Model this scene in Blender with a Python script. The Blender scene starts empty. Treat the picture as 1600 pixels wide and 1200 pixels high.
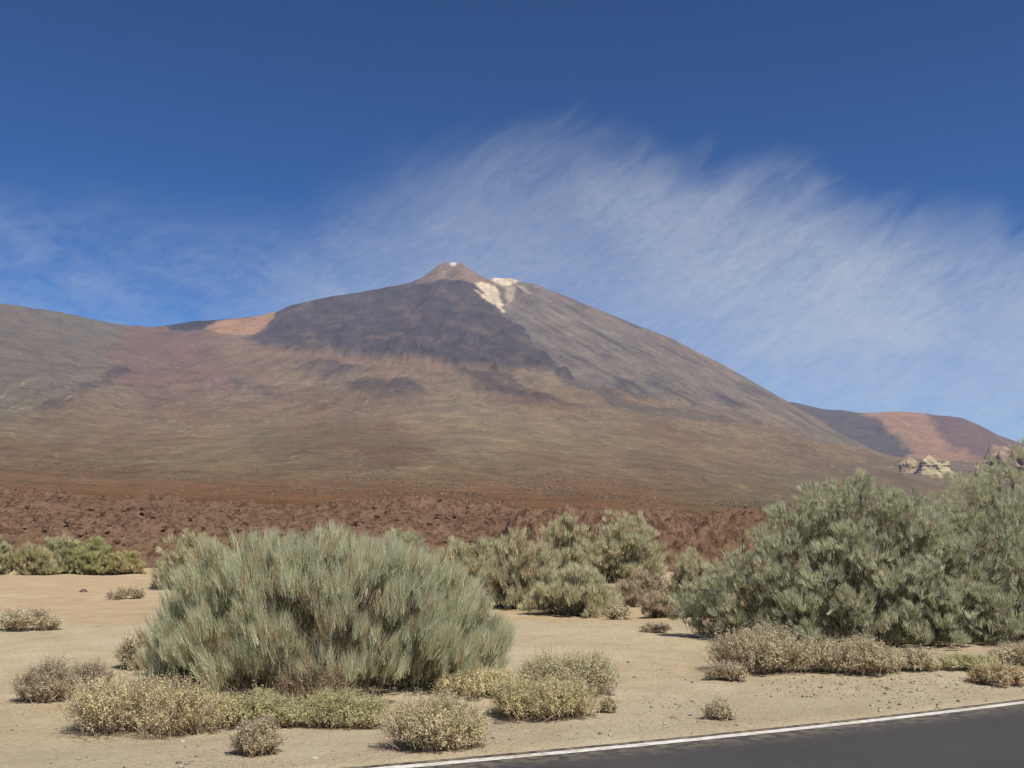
import bpy, math, random
import numpy as np
from mathutils import Vector, Matrix

# ------------------------------------------------------------------ camera
F = 1570.0                      # focal length in photograph pixels (1600 wide)
PITCH = math.radians(9.757)     # horizon falls at row 870 of 1200
CAM_H = 1.6
scene = bpy.context.scene
col = scene.collection
cam_d = bpy.data.cameras.new('camera')
cam_d.sensor_width = 36.0
cam_d.lens = F / 1600.0 * 36.0
cam_d.clip_start = 0.1
cam_d.clip_end = 60000
cam = bpy.data.objects.new('camera', cam_d)
cam.location = (0, 0, CAM_H)
cam.rotation_euler = (math.pi / 2 + PITCH, 0, 0)
col.objects.link(cam)
scene.camera = cam

# ------------------------------------------------------------------ render settings
scene.render.engine = 'CYCLES'
scene.view_settings.view_transform = 'Standard'
scene.view_settings.look = 'None'
scene.view_settings.gamma = 1.0
scene.view_settings.use_curve_mapping = False
scene.view_settings.exposure = 0.5
cy = scene.cycles
cy.use_denoising = True
cy.max_bounces = 8
cy.diffuse_bounces = 6
cy.transmission_bounces = 5
cy.transparent_max_bounces = 4
cy.volume_bounces = 0

# ------------------------------------------------------------------ sun and sky
SUN_AZ = math.radians(150)      # clockwise from the view direction (+Y): behind the camera, to the right
SUN_EL = math.radians(53)
to_sun = Vector((math.cos(SUN_EL) * math.sin(SUN_AZ), math.cos(SUN_EL) * math.cos(SUN_AZ), math.sin(SUN_EL)))
sun_d = bpy.data.lights.new('sun', 'SUN')
sun_d.energy = 5.0
sun_d.angle = math.radians(0.53)
sun_d.color = (1.0, 0.95, 0.87)
sun = bpy.data.objects.new('sun', sun_d)
sun.location = to_sun * 100
sun.rotation_euler = (-to_sun).to_track_quat('-Z', 'Y').to_euler()
col.objects.link(sun)

cT, sT = math.cos(PITCH), math.sin(PITCH)
def slope_of(py):               # photograph row -> rise per metre of forward distance
    yc = 600.0 - np.asarray(py, float)
    return (F * sT + yc * cT) / (F * cT - yc * sT)
def side_of(px, py):            # photograph pixel -> sideways metres per metre of forward distance
    yc = 600.0 - np.asarray(py, float)
    return (np.asarray(px, float) - 800.0) / (F * cT - yc * sT)
def row_of(s):
    return 600.0 - F * (s * cT - sT) / (cT + s * sT)
def column_of(t, s):
    return 800.0 + F * t / (cT + s * sT)

world = bpy.data.worlds.new('World')
scene.world = world
world.use_nodes = True
wn, wl = world.node_tree.nodes, world.node_tree.links
wn.clear()
def wmath(op, a, b=None, clamp=False):
    n = wn.new('ShaderNodeMath'); n.operation = op; n.use_clamp = clamp
    for i, v in enumerate((a, b)):
        if v is None: continue
        if isinstance(v, (int, float)): n.inputs[i].default_value = v
        else: wl.new(v, n.inputs[i])
    return n.outputs[0]
def wstep(v, lo, hi):
    n = wn.new('ShaderNodeMapRange'); n.interpolation_type = 'SMOOTHSTEP'
    wl.new(v, n.inputs['Value']); n.inputs['From Min'].default_value = lo; n.inputs['From Max'].default_value = hi
    return n.outputs[0]
def wnoise(vec, scale, detail, rough, dist=0.0):
    n = wn.new('ShaderNodeTexNoise'); n.inputs['Scale'].default_value = scale
    n.inputs['Detail'].default_value = detail; n.inputs['Roughness'].default_value = rough
    n.inputs['Distortion'].default_value = dist
    wl.new(vec, n.inputs['Vector']); return n.outputs['Fac']
def wcurve(v, pts):             # float curve over v in [-0.9, 0.9]
    n = wn.new('ShaderNodeMapRange'); wl.new(v, n.inputs['Value'])
    n.inputs['From Min'].default_value = -0.9; n.inputs['From Max'].default_value = 0.9
    c = wn.new('ShaderNodeFloatCurve'); wl.new(n.outputs[0], c.inputs['Value'])
    cv = c.mapping.curves[0]
    pts = sorted(((x + 0.9) / 1.8, y) for x, y in pts)
    cv.points[0].location = (0, pts[0][1]); cv.points[1].location = (1, pts[-1][1])
    for x, y in pts: cv.points.new(x, y)
    for p in cv.points: p.handle_type = 'AUTO_CLAMPED'
    c.mapping.update()
    return c.outputs[0]
def angle_of(px, py):           # photograph pixel -> (azimuth, elevation) in radians
    t, s = float(side_of(px, py)), float(slope_of(py))
    return math.atan(t), math.atan2(s, math.hypot(1, t))

tc = wn.new('ShaderNodeTexCoord')
sep = wn.new('ShaderNodeSeparateXYZ'); wl.new(tc.outputs['Generated'], sep.inputs[0])
az = wmath('ARCTAN2', sep.outputs['X'], sep.outputs['Y'])
el = wmath('ARCSINE', sep.outputs['Z'])
sky = wn.new('ShaderNodeTexSky')
sky.sky_type = 'NISHITA'
sky.sun_disc = False
sky.sun_elevation = SUN_EL
sky.sun_rotation = SUN_AZ
sky.altitude = 2200
sky.air_density = 1.0
sky.dust_density = 0.3
sky.ozone_density = 3.0
# thin cirrus: a feathered bank to the right of the peak, faint wisps to the left
comb = wn.new('ShaderNodeCombineXYZ'); wl.new(az, comb.inputs[0]); wl.new(el, comb.inputs[1])
def wmap(rot, sx, sy):
    m = wn.new('ShaderNodeMapping'); m.vector_type = 'TEXTURE'
    m.inputs['Rotation'].default_value = (0, 0, rot); m.inputs['Scale'].default_value = (sx, sy, 1)
    wl.new(comb.outputs[0], m.inputs['Vector']); return m.outputs[0]
streak = wnoise(wmap(math.radians(34), 1.0, 0.26), 22, 6, 0.62, 0.8)
feather = wnoise(wmap(math.radians(33), 1.0, 0.30), 8, 5, 0.58, 0.6)
soft = wnoise(wmap(math.radians(10), 1.0, 0.6), 6, 4, 0.5, 0.3)
fine = wnoise(wmap(math.radians(24), 1.0, 0.4), 75, 2, 0.6, 0.8)
wisp = wnoise(wmap(math.radians(-8), 1.0, 0.45), 7, 5, 0.62, 0.6)
edge_px = [(380, 520), (440, 380), (500, 290), (600, 246), (720, 208), (820, 186), (930, 184), (990, 206), (1060, 236),
           (1150, 248), (1250, 258), (1320, 284), (1420, 308), (1600, 335), (1900, 390)]
edge = wcurve(az, [angle_of(*p) for p in edge_px])
under = wmath('ADD', wmath('SUBTRACT', edge, el), wmath('MULTIPLY', wmath('SUBTRACT', feather, 0.5), 0.10))
bank = wstep(under, -0.02, 0.09)
amp_px = [(420, 0.0), (520, 0.26), (640, 0.44), (760, 0.55), (900, 0.62), (1050, 0.74), (1200, 0.88), (1400, 0.92), (1600, 0.92), (1900, 0.75)]
amp = wcurve(az, [(angle_of(x, 350)[0], y) for x, y in amp_px])
tex = wmath('ADD', wmath('MULTIPLY', streak, 0.38), wmath('MULTIPLY', fine, 0.44))
tex = wmath('ADD', wmath('MULTIPLY', soft, 0.8), tex)
tex = wstep(tex, 0.45, 1.2)
c1 = wmath('MULTIPLY', wmath('MULTIPLY', bank, amp), wmath('ADD', wmath('MULTIPLY', tex, 0.55), 0.47))
lo_e, hi_e = angle_of(200, 520)[1], angle_of(200, 260)[1]
band = wmath('MULTIPLY', wstep(el, hi_e, lo_e + 0.05), wstep(az, 0.06, -0.25))
c2 = wmath('MULTIPLY', wmath('MULTIPLY', band, wstep(wmath('ADD', wisp, wmath('MULTIPLY', fine, 0.25)), 0.36, 0.92)), 0.44)
cover = wmath('MULTIPLY', wmath('ADD', c1, c2, True), 0.80)
mix = wn.new('ShaderNodeMix'); mix.data_type = 'RGBA'
hs_n = wn.new('ShaderNodeHueSaturation'); hs_n.inputs['Saturation'].default_value = 1.06
tn = wn.new('ShaderNodeMix'); tn.data_type = 'RGBA'; tn.blend_type = 'MULTIPLY'; tn.inputs['Factor'].default_value = 1.0
tn.inputs['B'].default_value = (0.40, 0.73, 0.82, 1)        # the deep blue of thin air at altitude
gm = wn.new('ShaderNodeGamma'); gm.inputs['Gamma'].default_value = 1.68
wl.new(sky.outputs[0], gm.inputs['Color'])
wl.new(gm.outputs[0], tn.inputs['A']); wl.new(tn.outputs['Result'], hs_n.inputs['Color']); hs_n.inputs['Value'].default_value = 0.345
wl.new(cover, mix.inputs['Factor']); wl.new(hs_n.outputs[0], mix.inputs['A'])
mix.inputs['B'].default_value = (5.55, 5.80, 5.75, 1)
bg = wn.new('ShaderNodeBackground'); bg.inputs['Strength'].default_value = 0.085
wl.new(mix.outputs['Result'], bg.inputs['Color'])
wo = wn.new('ShaderNodeOutputWorld'); wl.new(bg.outputs[0], wo.inputs['Surface'])

# ------------------------------------------------------------------ noise helpers (numpy)
def _hash(ix, iy, seed):
    h = (ix.astype(np.int64) * 374761393 + iy.astype(np.int64) * 668265263 + seed * 974711) & 0xffffffff
    h = ((h ^ (h >> 13)) * 1274126177) & 0xffffffff
    return h ^ (h >> 16)
def perlin(x, y, seed=0):
    x = np.asarray(x, float); y = np.asarray(y, float)
    x0 = np.floor(x); y0 = np.floor(y); fx = x - x0; fy = y - y0
    u = fx * fx * fx * (fx * (fx * 6 - 15) + 10); v = fy * fy * fy * (fy * (fy * 6 - 15) + 10)
    def g(i, j):
        a = (_hash(x0 + i, y0 + j, seed) & 1023) * (2 * math.pi / 1024)
        return np.cos(a) * (fx - i) + np.sin(a) * (fy - j)
    a = g(0, 0) * (1 - u) + g(1, 0) * u
    b = g(0, 1) * (1 - u) + g(1, 1) * u
    return (a * (1 - v) + b * v) * 1.5
def fbm(x, y, octv=5, seed=0, gain=0.5):
    r = 0; a = 1; tot = 0
    for k in range(octv):
        r = r + a * perlin(x * 2 ** k, y * 2 ** k, seed + k * 17); tot += a; a *= gain
    return r / tot
def ridged(x, y, octv=4, seed=0, gain=0.5):
    r = 0; a = 1; tot = 0
    for k in range(octv):
        r = r + a * (1 - 2 * np.abs(perlin(x * 2 ** k, y * 2 ** k, seed + k * 17))); tot += a; a *= gain
    return r / tot
def sst(a, b, x):
    t = np.clip((x - a) / (b - a), 0, 1); return t * t * (3 - 2 * t)

# ------------------------------------------------------------------ mesh helpers
def np_mesh(name, verts, faces, mat, colors=None, floats=None, smooth=False):
    me = bpy.data.meshes.new(name)
    verts = np.ascontiguousarray(verts, np.float32); faces = np.ascontiguousarray(faces, np.int32)
    n, k = faces.shape
    me.vertices.add(len(verts)); me.vertices.foreach_set('co', verts.ravel())
    me.loops.add(n * k); me.loops.foreach_set('vertex_index', faces.ravel())
    me.polygons.add(n)
    me.polygons.foreach_set('loop_start', np.arange(0, n * k, k, dtype=np.int32))
    if smooth: me.polygons.foreach_set('use_smooth', np.ones(n, bool))
    if colors is not None:
        a = me.attributes.new('tint', 'FLOAT_COLOR', 'POINT')
        c4 = np.ones((len(verts), 4), np.float32); c4[:, :3] = colors
        a.data.foreach_set('color', c4.ravel())
    for key, arr in (floats or {}).items():
        a = me.attributes.new(key, 'FLOAT', 'POINT'); a.data.foreach_set('value', np.ascontiguousarray(arr, np.float32))
    me.update(calc_edges=True)
    me.materials.append(mat)
    return me
def link(name, me, parent=None):
    o = bpy.data.objects.new(name, me); col.objects.link(o)
    if parent is not None: o.parent = parent
    return o
def grid_faces(nr, nc, wrap=False):
    i = np.arange(nr - 1)[:, None]; j = np.arange(nc - (0 if wrap else 1))[None, :]
    j2 = (j + 1) % nc
    return np.stack([i * nc + j, i * nc + j2, (i + 1) * nc + j2, (i + 1) * nc + j], -1).reshape(-1, 4)
def tag(o, label=None, cat=None, group=None, kind=None):
    if label: o['label'] = label
    if cat: o['category'] = cat
    if group: o['group'] = group
    if kind: o['kind'] = kind
    return o
def stuff(o): o['kind'] = 'stuff'; return o
def empty(name, loc, rz=0.0):
    o = bpy.data.objects.new(name, None); o.location = loc; o.rotation_euler = (0, 0, rz)
    o.empty_display_size = 0.2; col.objects.link(o); return o

# ------------------------------------------------------------------ material helpers
def new_mat(name):
    m = bpy.data.materials.new(name); m.use_nodes = True
    nt = m.node_tree; nt.nodes.clear()
    out = nt.nodes.new('ShaderNodeOutputMaterial')
    p = nt.nodes.new('ShaderNodeBsdfPrincipled'); nt.links.new(p.outputs[0], out.inputs['Surface'])
    p.inputs['Roughness'].default_value = 0.9
    p.inputs['Specular IOR Level'].default_value = 0.15
    return m, nt, p, out
def nd(nt, kind, **kw):
    n = nt.nodes.new(kind)
    for k, v in kw.items():
        if k in n.inputs: n.inputs[k].default_value = v
        else: setattr(n, k, v)
    return n
def ramp(nt, fac, stops, interp='LINEAR'):
    r = nt.nodes.new('ShaderNodeValToRGB'); r.color_ramp.interpolation = interp
    e = r.color_ramp.elements
    while len(e) < len(stops): e.new(0.5)
    for i, (p, c) in enumerate(stops):
        e[i].position = p; e[i].color = (c if len(c) == 4 else (*c, 1)) if not isinstance(c, float) else (c, c, c, 1)
    nt.links.new(fac, r.inputs[0]); return r.outputs[0]
def mixc(nt, fac, a, b, blend='MIX'):
    m = nt.nodes.new('ShaderNodeMix'); m.data_type = 'RGBA'; m.blend_type = blend
    for s, v in (('Factor', fac), ('A', a), ('B', b)):
        if isinstance(v, (int, float)): m.inputs[s].default_value = v
        elif isinstance(v, tuple): m.inputs[s].default_value = v if len(v) == 4 else (*v, 1)
        else: nt.links.new(v, m.inputs[s])
    return m.outputs['Result']
def noise_n(nt, vec, scale, detail=4, rough=0.55, dist=0.0):
    n = nd(nt, 'ShaderNodeTexNoise', Scale=scale, Detail=detail, Roughness=rough, Distortion=dist)
    nt.links.new(vec, n.inputs['Vector']); return n.outputs['Fac']
def math_n(nt, op, a, b=None):
    n = nt.nodes.new('ShaderNodeMath'); n.operation = op
    for i, v in enumerate((a, b)):
        if v is None: continue
        if isinstance(v, (int, float)): n.inputs[i].default_value = v
        else: nt.links.new(v, n.inputs[i])
    return n.outputs[0]
def bump_n(nt, height, strength, distance, prev=None):
    b = nd(nt, 'ShaderNodeBump', Strength=strength, Distance=distance)
    nt.links.new(height, b.inputs['Height'])
    if prev is not None: nt.links.new(prev, b.inputs['Normal'])
    return b.outputs[0]
def attr_n(nt, name, out='Color'):
    return nd(nt, 'ShaderNodeAttribute', attribute_name=name).outputs[out]

# ------------------------------------------------------------------ ground shape
ROAD_PX = [(600, 1200), (800, 1182), (1000, 1163.5), (1150, 1148.5), (1300, 1132), (1450, 1115), (1600, 1097)]
_rx = [-float(side_of(x, y)) * (CAM_H - 0.02) / float(slope_of(y)) for x, y in ROAD_PX]
_ry = [-(CAM_H - 0.02) / float(slope_of(y)) for x, y in ROAD_PX]
LINE = np.polyfit(_rx, _ry, 2)                      # inner edge of the white line: y = f(x)
def road_edge_y(x):
    x = np.asarray(x, float)
    xc = np.clip(x, -9, 12)
    sl = np.polyval(np.polyder(LINE), xc)
    return np.polyval(LINE, xc) + sl * (x - xc)
def beyond_road(x, y):                              # metres past the asphalt edge, roughly square to the road
    return (np.asarray(y) - road_edge_y(x) - 0.12) * 0.88
def ground_z(x, y, fine=True):
    x = np.asarray(x, float); y = np.asarray(y, float)
    crest = 19.5 + 1.6 * perlin(x * 0.09, y * 0 + 3.3, 5) + 0.02 * x
    hgt = 0.34 + 0.10 * perlin(x * 0.13, y * 0 + 8.1, 9)
    up = sst(10.0, 1.0, crest - y) * (y < crest) + (1 - sst(0.0, 4.5, y - crest)) * (y >= crest)
    z = hgt * up
    z = z - 0.12 * sst(1, 5, y - crest) * (1 - sst(8, 30, y - crest))
    z = z + 0.42 * sst(28, 62, y)
    b = beyond_road(x, y)
    near = sst(0.1, 2.5, b)
    z = z * near
    if fine:
        a = 0.07 * fbm(x * 0.35, y * 0.35, 3, 21) + 0.022 * fbm(x * 2.1, y * 2.1, 3, 31)
        far = 1 + 2.0 * sst(30, 90, y)
        z = z + a * near * far * (1 - sst(150, 400, np.hypot(x, y)))
    z = z - 0.03 * (1 - sst(-0.02, 0.25, b))        # the bed under the asphalt
    z = z + 0.012 * np.exp(-((b - 0.25) / 0.2) ** 2)
    return z
def at(px, py, extra=0.0):                          # photograph pixel on the ground -> world point
    s, t = float(slope_of(py)), float(side_of(px, py))
    Y = -CAM_H / min(s, -0.004)
    for _ in range(25):
        z = float(ground_z(t * Y, Y, False)); Y = 0.5 * Y + 0.5 * (z - CAM_H) / min(s, -0.004)
    Y += extra
    return Vector((t * Y, Y, float(ground_z(t * Y, Y))))

m_sand, nt, p, _ = new_mat('pumice_sand')
tcn = nd(nt, 'ShaderNodeTexCoord'); V = tcn.outputs['Object']
sp = nd(nt, 'ShaderNodeSeparateXYZ'); nt.links.new(V, sp.inputs[0])
n1 = noise_n(nt, V, 0.16, 5, 0.6); n2 = noise_n(nt, V, 1.7, 6, 0.65); n3 = noise_n(nt, V, 22, 4, 0.7); n4 = noise_n(nt, V, 90, 3, 0.7)
n5 = noise_n(nt, V, 0.55, 5, 0.7, 1.5)
base = ramp(nt, n1, [(0.3, (0.44, 0.350, 0.222)), (0.5, (0.50, 0.407, 0.268)), (0.7, (0.56, 0.475, 0.33))])
warm = mixc(nt, ramp(nt, attr_n(nt, 'far', 'Fac'), [(0.2, 0.0), (0.8, 1.0)]), base, (0.50, 0.365, 0.215))
c = mixc(nt, ramp(nt, n2, [(0.35, 0.0), (0.75, 1.0)]), warm, mixc(nt, 0.5, warm, (0.36, 0.28, 0.18)))
c = mixc(nt, ramp(nt, n5, [(0.50, 0.0), (0.62, 0.55)]), c, (0.56, 0.475, 0.34))
c = mixc(nt, ramp(nt, n5, [(0.34, 0.5), (0.45, 0.0)]), c, (0.37, 0.275, 0.175))
grit = mixc(nt, ramp(nt, n3, [(0.34, 0.7), (0.48, 0.0)]), c, (0.30, 0.225, 0.14))
grit = mixc(nt, ramp(nt, n4, [(0.60, 0.0), (0.72, 0.7)]), grit, (0.62, 0.54, 0.40))
grit = mixc(nt, ramp(nt, n4, [(0.28, 0.5), (0.38, 0.0)]), grit, (0.24, 0.185, 0.12))
grit = mixc(nt, 1.0, grit, (0.81, 0.808, 0.78), 'MULTIPLY')
verge = mixc(nt, math_n(nt, 'MULTIPLY', attr_n(nt, 'verge', 'Fac'), 0.35), grit, mixc(nt, n3, (0.20, 0.165, 0.125), (0.42, 0.37, 0.28)))
nt.links.new(verge, p.inputs['Base Color'])
nrm = bump_n(nt, n4, 0.5, 0.02, bump_n(nt, n3, 0.6, 0.05, bump_n(nt, n2, 0.5, 0.12)))
nt.links.new(nrm, p.inputs['Normal'])
p.inputs['Roughness'].default_value = 1.0; p.inputs['Specular IOR Level'].default_value = 0.05

th_f = np.linspace(-0.66, 0.66, 300); th_b = np.linspace(0.66, 2 * math.pi - 0.66, 60)[1:-1]
th = np.concatenate([th_f, th_b])
rad = np.concatenate([np.linspace(0.5, 6, 14), np.geomspace(6.2, 130, 180), np.geomspace(140, 9000, 24)])
R_, T_ = np.meshgrid(rad, th, indexing='ij')
gx, gy = R_ * np.sin(T_), R_ * np.cos(T_)
gz = ground_z(gx, gy)
verts = np.stack([gx, gy, gz], -1).reshape(-1, 3)
bb = beyond_road(gx, gy)
ground = link('ground', np_mesh('ground', verts, grid_faces(len(rad), len(th), True)[:, ::-1], m_sand, None,
    {'far': (sst(19, 26, gy)).ravel(), 'verge': ((1 - sst(1.2, 3.6, bb)) * sst(-0.2, 0.6, bb)).ravel()}, True))
tag(ground, 'pale tan pumice sand flat beside the road', kind='structure')

# ------------------------------------------------------------------ road
m_road, nt, p, _ = new_mat('asphalt')
V = nd(nt, 'ShaderNodeTexCoord').outputs['Object']
n1 = noise_n(nt, V, 0.7, 4, 0.6); n2 = noise_n(nt, V, 120, 3, 0.8); n3 = noise_n(nt, V, 9, 4, 0.6)
c = ramp(nt, n2, [(0.3, (0.032, 0.030, 0.030)), (0.55, (0.064, 0.060, 0.058)), (0.75, (0.16, 0.15, 0.14))])
c = mixc(nt, ramp(nt, n1, [(0.35, 0.0), (0.7, 0.5)]), c, (0.085, 0.078, 0.076))
dust = math_n(nt, 'MULTIPLY', attr_n(nt, 'edge', 'Fac'), ramp(nt, n3, [(0.4, 0.0), (0.62, 1.0)]))
c = mixc(nt, dust, mixc(nt, 1.0, c, (0.78, 0.77, 0.76), 'MULTIPLY'), (0.32, 0.26, 0.17))
nt.links.new(c, p.inputs['Base Color']); p.inputs['Roughness'].default_value = 0.75
nt.links.new(bump_n(nt, n2, 0.5, 0.006), p.inputs['Normal'])
m_line, nt, p, out = new_mat('road_paint')
V = nd(nt, 'ShaderNodeTexCoord').outputs['Object']
n1 = noise_n(nt, V, 14, 5, 0.7); n2 = noise_n(nt, V, 0.55, 3, 0.6); n3 = noise_n(nt, V, 90, 3, 0.7)
wear = math_n(nt, 'ADD', math_n(nt, 'MULTIPLY', n1, 0.6), math_n(nt, 'MULTIPLY', n2, 0.55))
c = mixc(nt, ramp(nt, wear, [(0.54, 0.0), (0.68, 0.9)]), (0.58, 0.56, 0.51), (0.33, 0.275, 0.19))
c = mixc(nt, ramp(nt, n3, [(0.32, 0.6), (0.42, 0.0)]), c, (0.30, 0.27, 0.22))
nt.links.new(c, p.inputs['Base Color']); nt.links.new(bump_n(nt, n3, 0.3, 0.004), p.inputs['Normal'])

xs = np.linspace(-70, 90, 640)
ye = road_edge_y(xs)
dx = np.gradient(xs); dy = np.gradient(ye); ln = np.hypot(dx, dy)
nx, ny = dy / ln, -dx / ln                          # towards the camera side
def strip(name, offs, z, mat, parent=None, i0=0, i1=None, floats=None, ragged=0.0):
    sl = slice(i0, i1); rows = []; fl = []
    for k, o in enumerate(offs):
        oo = np.full(len(xs[sl]), o)
        if ragged and k in (0, len(offs) - 1):
            oo = oo + ragged * fbm(xs[sl] * 2.5, ye[sl] * 0.0 + k, 4, 77 + k)
        rows.append(np.stack([xs[sl] + nx[sl] * oo, ye[sl] + ny[sl] * oo, np.full(len(oo), z[k] if isinstance(z, (list, tuple)) else z)], -1))
        fl.append(np.full(len(oo), floats[k] if floats else 0.0))
    v = np.stack(rows, 0).reshape(-1, 3)
    return link(name, np_mesh(name, v, grid_faces(len(offs), len(xs[sl])), mat, None, {'edge': np.concatenate(fl)}), parent)
road = strip('road', [-0.24, -0.18, 0.1, 0.5, 3.5, 6.6, 7.0, 7.05], [-0.05, 0.012, 0.016, 0.018, 0.03, 0.016, 0.012, -0.05], m_road,
             floats=[1, 1, 0.35, 0, 0, 0, 1, 1], ragged=0.07)
tag(road, 'dark asphalt road with a white edge line', kind='structure')
strip('edge_line', [-0.055, 0.065], [0.0185, 0.0195], m_line, road, ragged=0.008)
strip('edge_line', [6.55, 6.7], [0.0225, 0.021], m_line, road)
for i in range(60, 560, 28):
    strip('centre_dash', [3.2, 3.3], 0.034, m_line, road, i, i + 11)

# ------------------------------------------------------------------ mountain
SKY_PX = [(-700, 500), (-300, 478), (0, 475), (45, 481), (95, 488), (140, 499), (190, 508), (240, 512), (270, 508), (300, 503), (360, 499),
    (400, 495), (432, 489), (450, 480), (475, 474), (520, 464), (560, 459), (600, 451), (640, 443), (655, 436), (675, 422), (688, 412), (694, 410),
    (720, 410), (729, 417), (745, 428), (758, 434), (766, 437), (772, 434), (800, 436), (815, 441), (830, 443), (850, 450), (900, 470),
    (950, 491), (1000, 511), (1050, 530), (1100, 556), (1150, 582), (1200, 610), (1240, 634), (1280, 657), (1320, 681), (1370, 707),
    (1410, 716), (1500, 722), (1600, 724), (1900, 732), (2400, 745)]
_sk = np.array([(float(side_of(x, y)), float(slope_of(y))) for x, y in SKY_PX])
_yc = np.array([(float(side_of(x, 600)), d) for x, d in [(-700, 4300), (0, 4350), (240, 4900), (430, 5000), (640, 5250), (700, 5300), (830, 5150), (1100, 4900), (1370, 4500), (1700, 4200), (2400, 4200)]])
_s0 = np.array([(float(side_of(x, 780)), float(slope_of(y))) for x, y in [(-700, 778), (0, 780), (500, 800), (800, 806), (1100, 812), (1600, 815), (2400, 815)]])
Y0 = 270.0
def skyline(t):  return np.interp(t, _sk[:, 0], _sk[:, 1])
def crest_y(t):  return np.interp(t, _yc[:, 0], _yc[:, 1])
def start_s(t):  return np.interp(t, _s0[:, 0], _s0[:, 1])
def prof(q):     return 0.74 * q + 0.26 * q ** 4
def poly_mask(u, v, pts, soft):
    pts = np.array(pts, float); inside = np.zeros(u.shape, bool); d2 = np.full(u.shape, 1e12)
    for k in range(len(pts)):
        (x1, y1), (x2, y2) = pts[k], pts[(k + 1) % len(pts)]
        cond = ((y1 > v) != (y2 > v))
        xin = (x2 - x1) * (v - y1) / (y2 - y1 + 1e-9) + x1
        inside ^= cond & (u < xin)
        ex, ey = x2 - x1, y2 - y1
        tt = np.clip(((u - x1) * ex + (v - y1) * ey) / (ex * ex + ey * ey + 1e-9), 0, 1)
        d2 = np.minimum(d2, (u - x1 - tt * ex) ** 2 + (v - y1 - tt * ey) ** 2)
    sd = np.where(inside, 1, -1) * np.sqrt(d2)
    return sst(-soft, soft, sd)

NT, NR, NB = 800, 290, 8
t_ = np.linspace(-0.72, 0.72, NT)
q_ = np.concatenate([np.linspace(0, 1, NR) ** 1.15, 1 + np.linspace(0.01, 0.22, NB)])
Q, T = np.meshgrid(q_, t_, indexing='ij')
def smooth_line(width):
    tt = np.linspace(-1.1, 1.1, 4401); g = np.exp(-0.5 * (np.arange(-600, 601) * (tt[1] - tt[0]) / width) ** 2); g /= g.sum()
    return np.interp(T, tt[600:-600], np.convolve(skyline(tt), g, 'valid'))
SC, YC, S0 = skyline(T), crest_y(T), start_s(T)
SA, SB = smooth_line(0.13), smooth_line(0.03)
YY = Y0 + (YC - Y0) * Q
Q1 = np.minimum(Q, 1)
S = S0 + (SA - S0) * prof(Q1) + (SB - SA) * Q1 ** 4 + (SC - SB) * Q1 ** 13
Z = CAM_H + YY * S
back = np.maximum(Q - 1, 0)
Z = Z - back * YC * 0.45
X = T * YY
U, Vv = column_of(T, S), row_of(S)
# relief
edgefade = 1 - 0.88 * sst(0.80, 0.995, Q)
startfade = sst(0.0, 0.05, Q)
big = fbm(X / 700, YY / 900, 4, 3)
rg = ridged(X / 260 + 0.3 * big, YY / 420, 5, 11)
med = fbm(X / 90, YY / 160, 5, 41)
xs0, ys0 = float(np.interp(0, [0], [side_of(705, 411) * 5300])), 5300.0
phi = np.arctan2(X - xs0, ys0 + 150 - YY); rr = np.hypot(X - xs0, ys0 + 150 - YY)
gul = ridged(phi * 9 + 0.43 + 0.5 * fbm(X / 300, YY / 300, 4, 8), rr / 1500 + 0.3, 4, 71)
gul2 = ridged(phi * 26 + 0.37 + 0.6 * fbm(X / 220, YY / 220, 4, 18), rr / 900 + 0.4, 3, 91)
upper = sst(0.45, 0.75, Q)
wU = U + 26 * fbm(U / 60, Vv / 30, 5, 101, 0.6) ; wV = Vv + 10 * fbm(U / 60, Vv / 30, 5, 131, 0.6)
def zone(pts, soft=3): return poly_mask(wU, wV, pts, soft)
capm = zone([(376, 533), (412, 515), (432, 480), (520, 452), (640, 436), (690, 440), (742, 440), (770, 475), (800, 505), (838, 548), (900, 600), (845, 588),
             (770, 588), (700, 578), (640, 572), (560, 566), (478, 562), (420, 546)], 3)
cap_b = np.maximum.reduce([zone([(725, 585), (790, 590), (830, 620), (900, 640), (800, 633), (740, 610)], 9), zone([(465, 575), (520, 570), (570, 590), (540, 602), (500, 596)], 9),
             zone([(540, 606), (640, 604), (665, 622), (630, 632), (560, 630)], 9)])
tongue = np.maximum.reduce([zone([(150, 600), (180, 585), (218, 588), (190, 602), (120, 632), (60, 650), (70, 636)], 6), zone([(355, 592), (410, 603), (445, 622), (415, 620), (370, 606)], 6)])
Z = Z + edgefade * startfade * (YY * 0.0042 * big + YY * 0.0028 * rg * (0.4 + 0.6 * upper) + YY * 0.0016 * med)
Z = Z + edgefade * upper * sst(0.02, 0.3, rr / 2000) * (22 * gul + 9 * gul2) * (1 - 0.5 * capm)
Z = Z + edgefade * (24 * capm + 9 * cap_b + 6 * tongue) + edgefade * (capm + cap_b) * (16 * ridged(X / 130, YY / 130, 4, 345) + 7 * fbm(X / 40, YY / 40, 3, 346))
Z = Z + (1 - edgefade) * 5 * fbm(X / 60, YY / 60, 4, 55)

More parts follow.
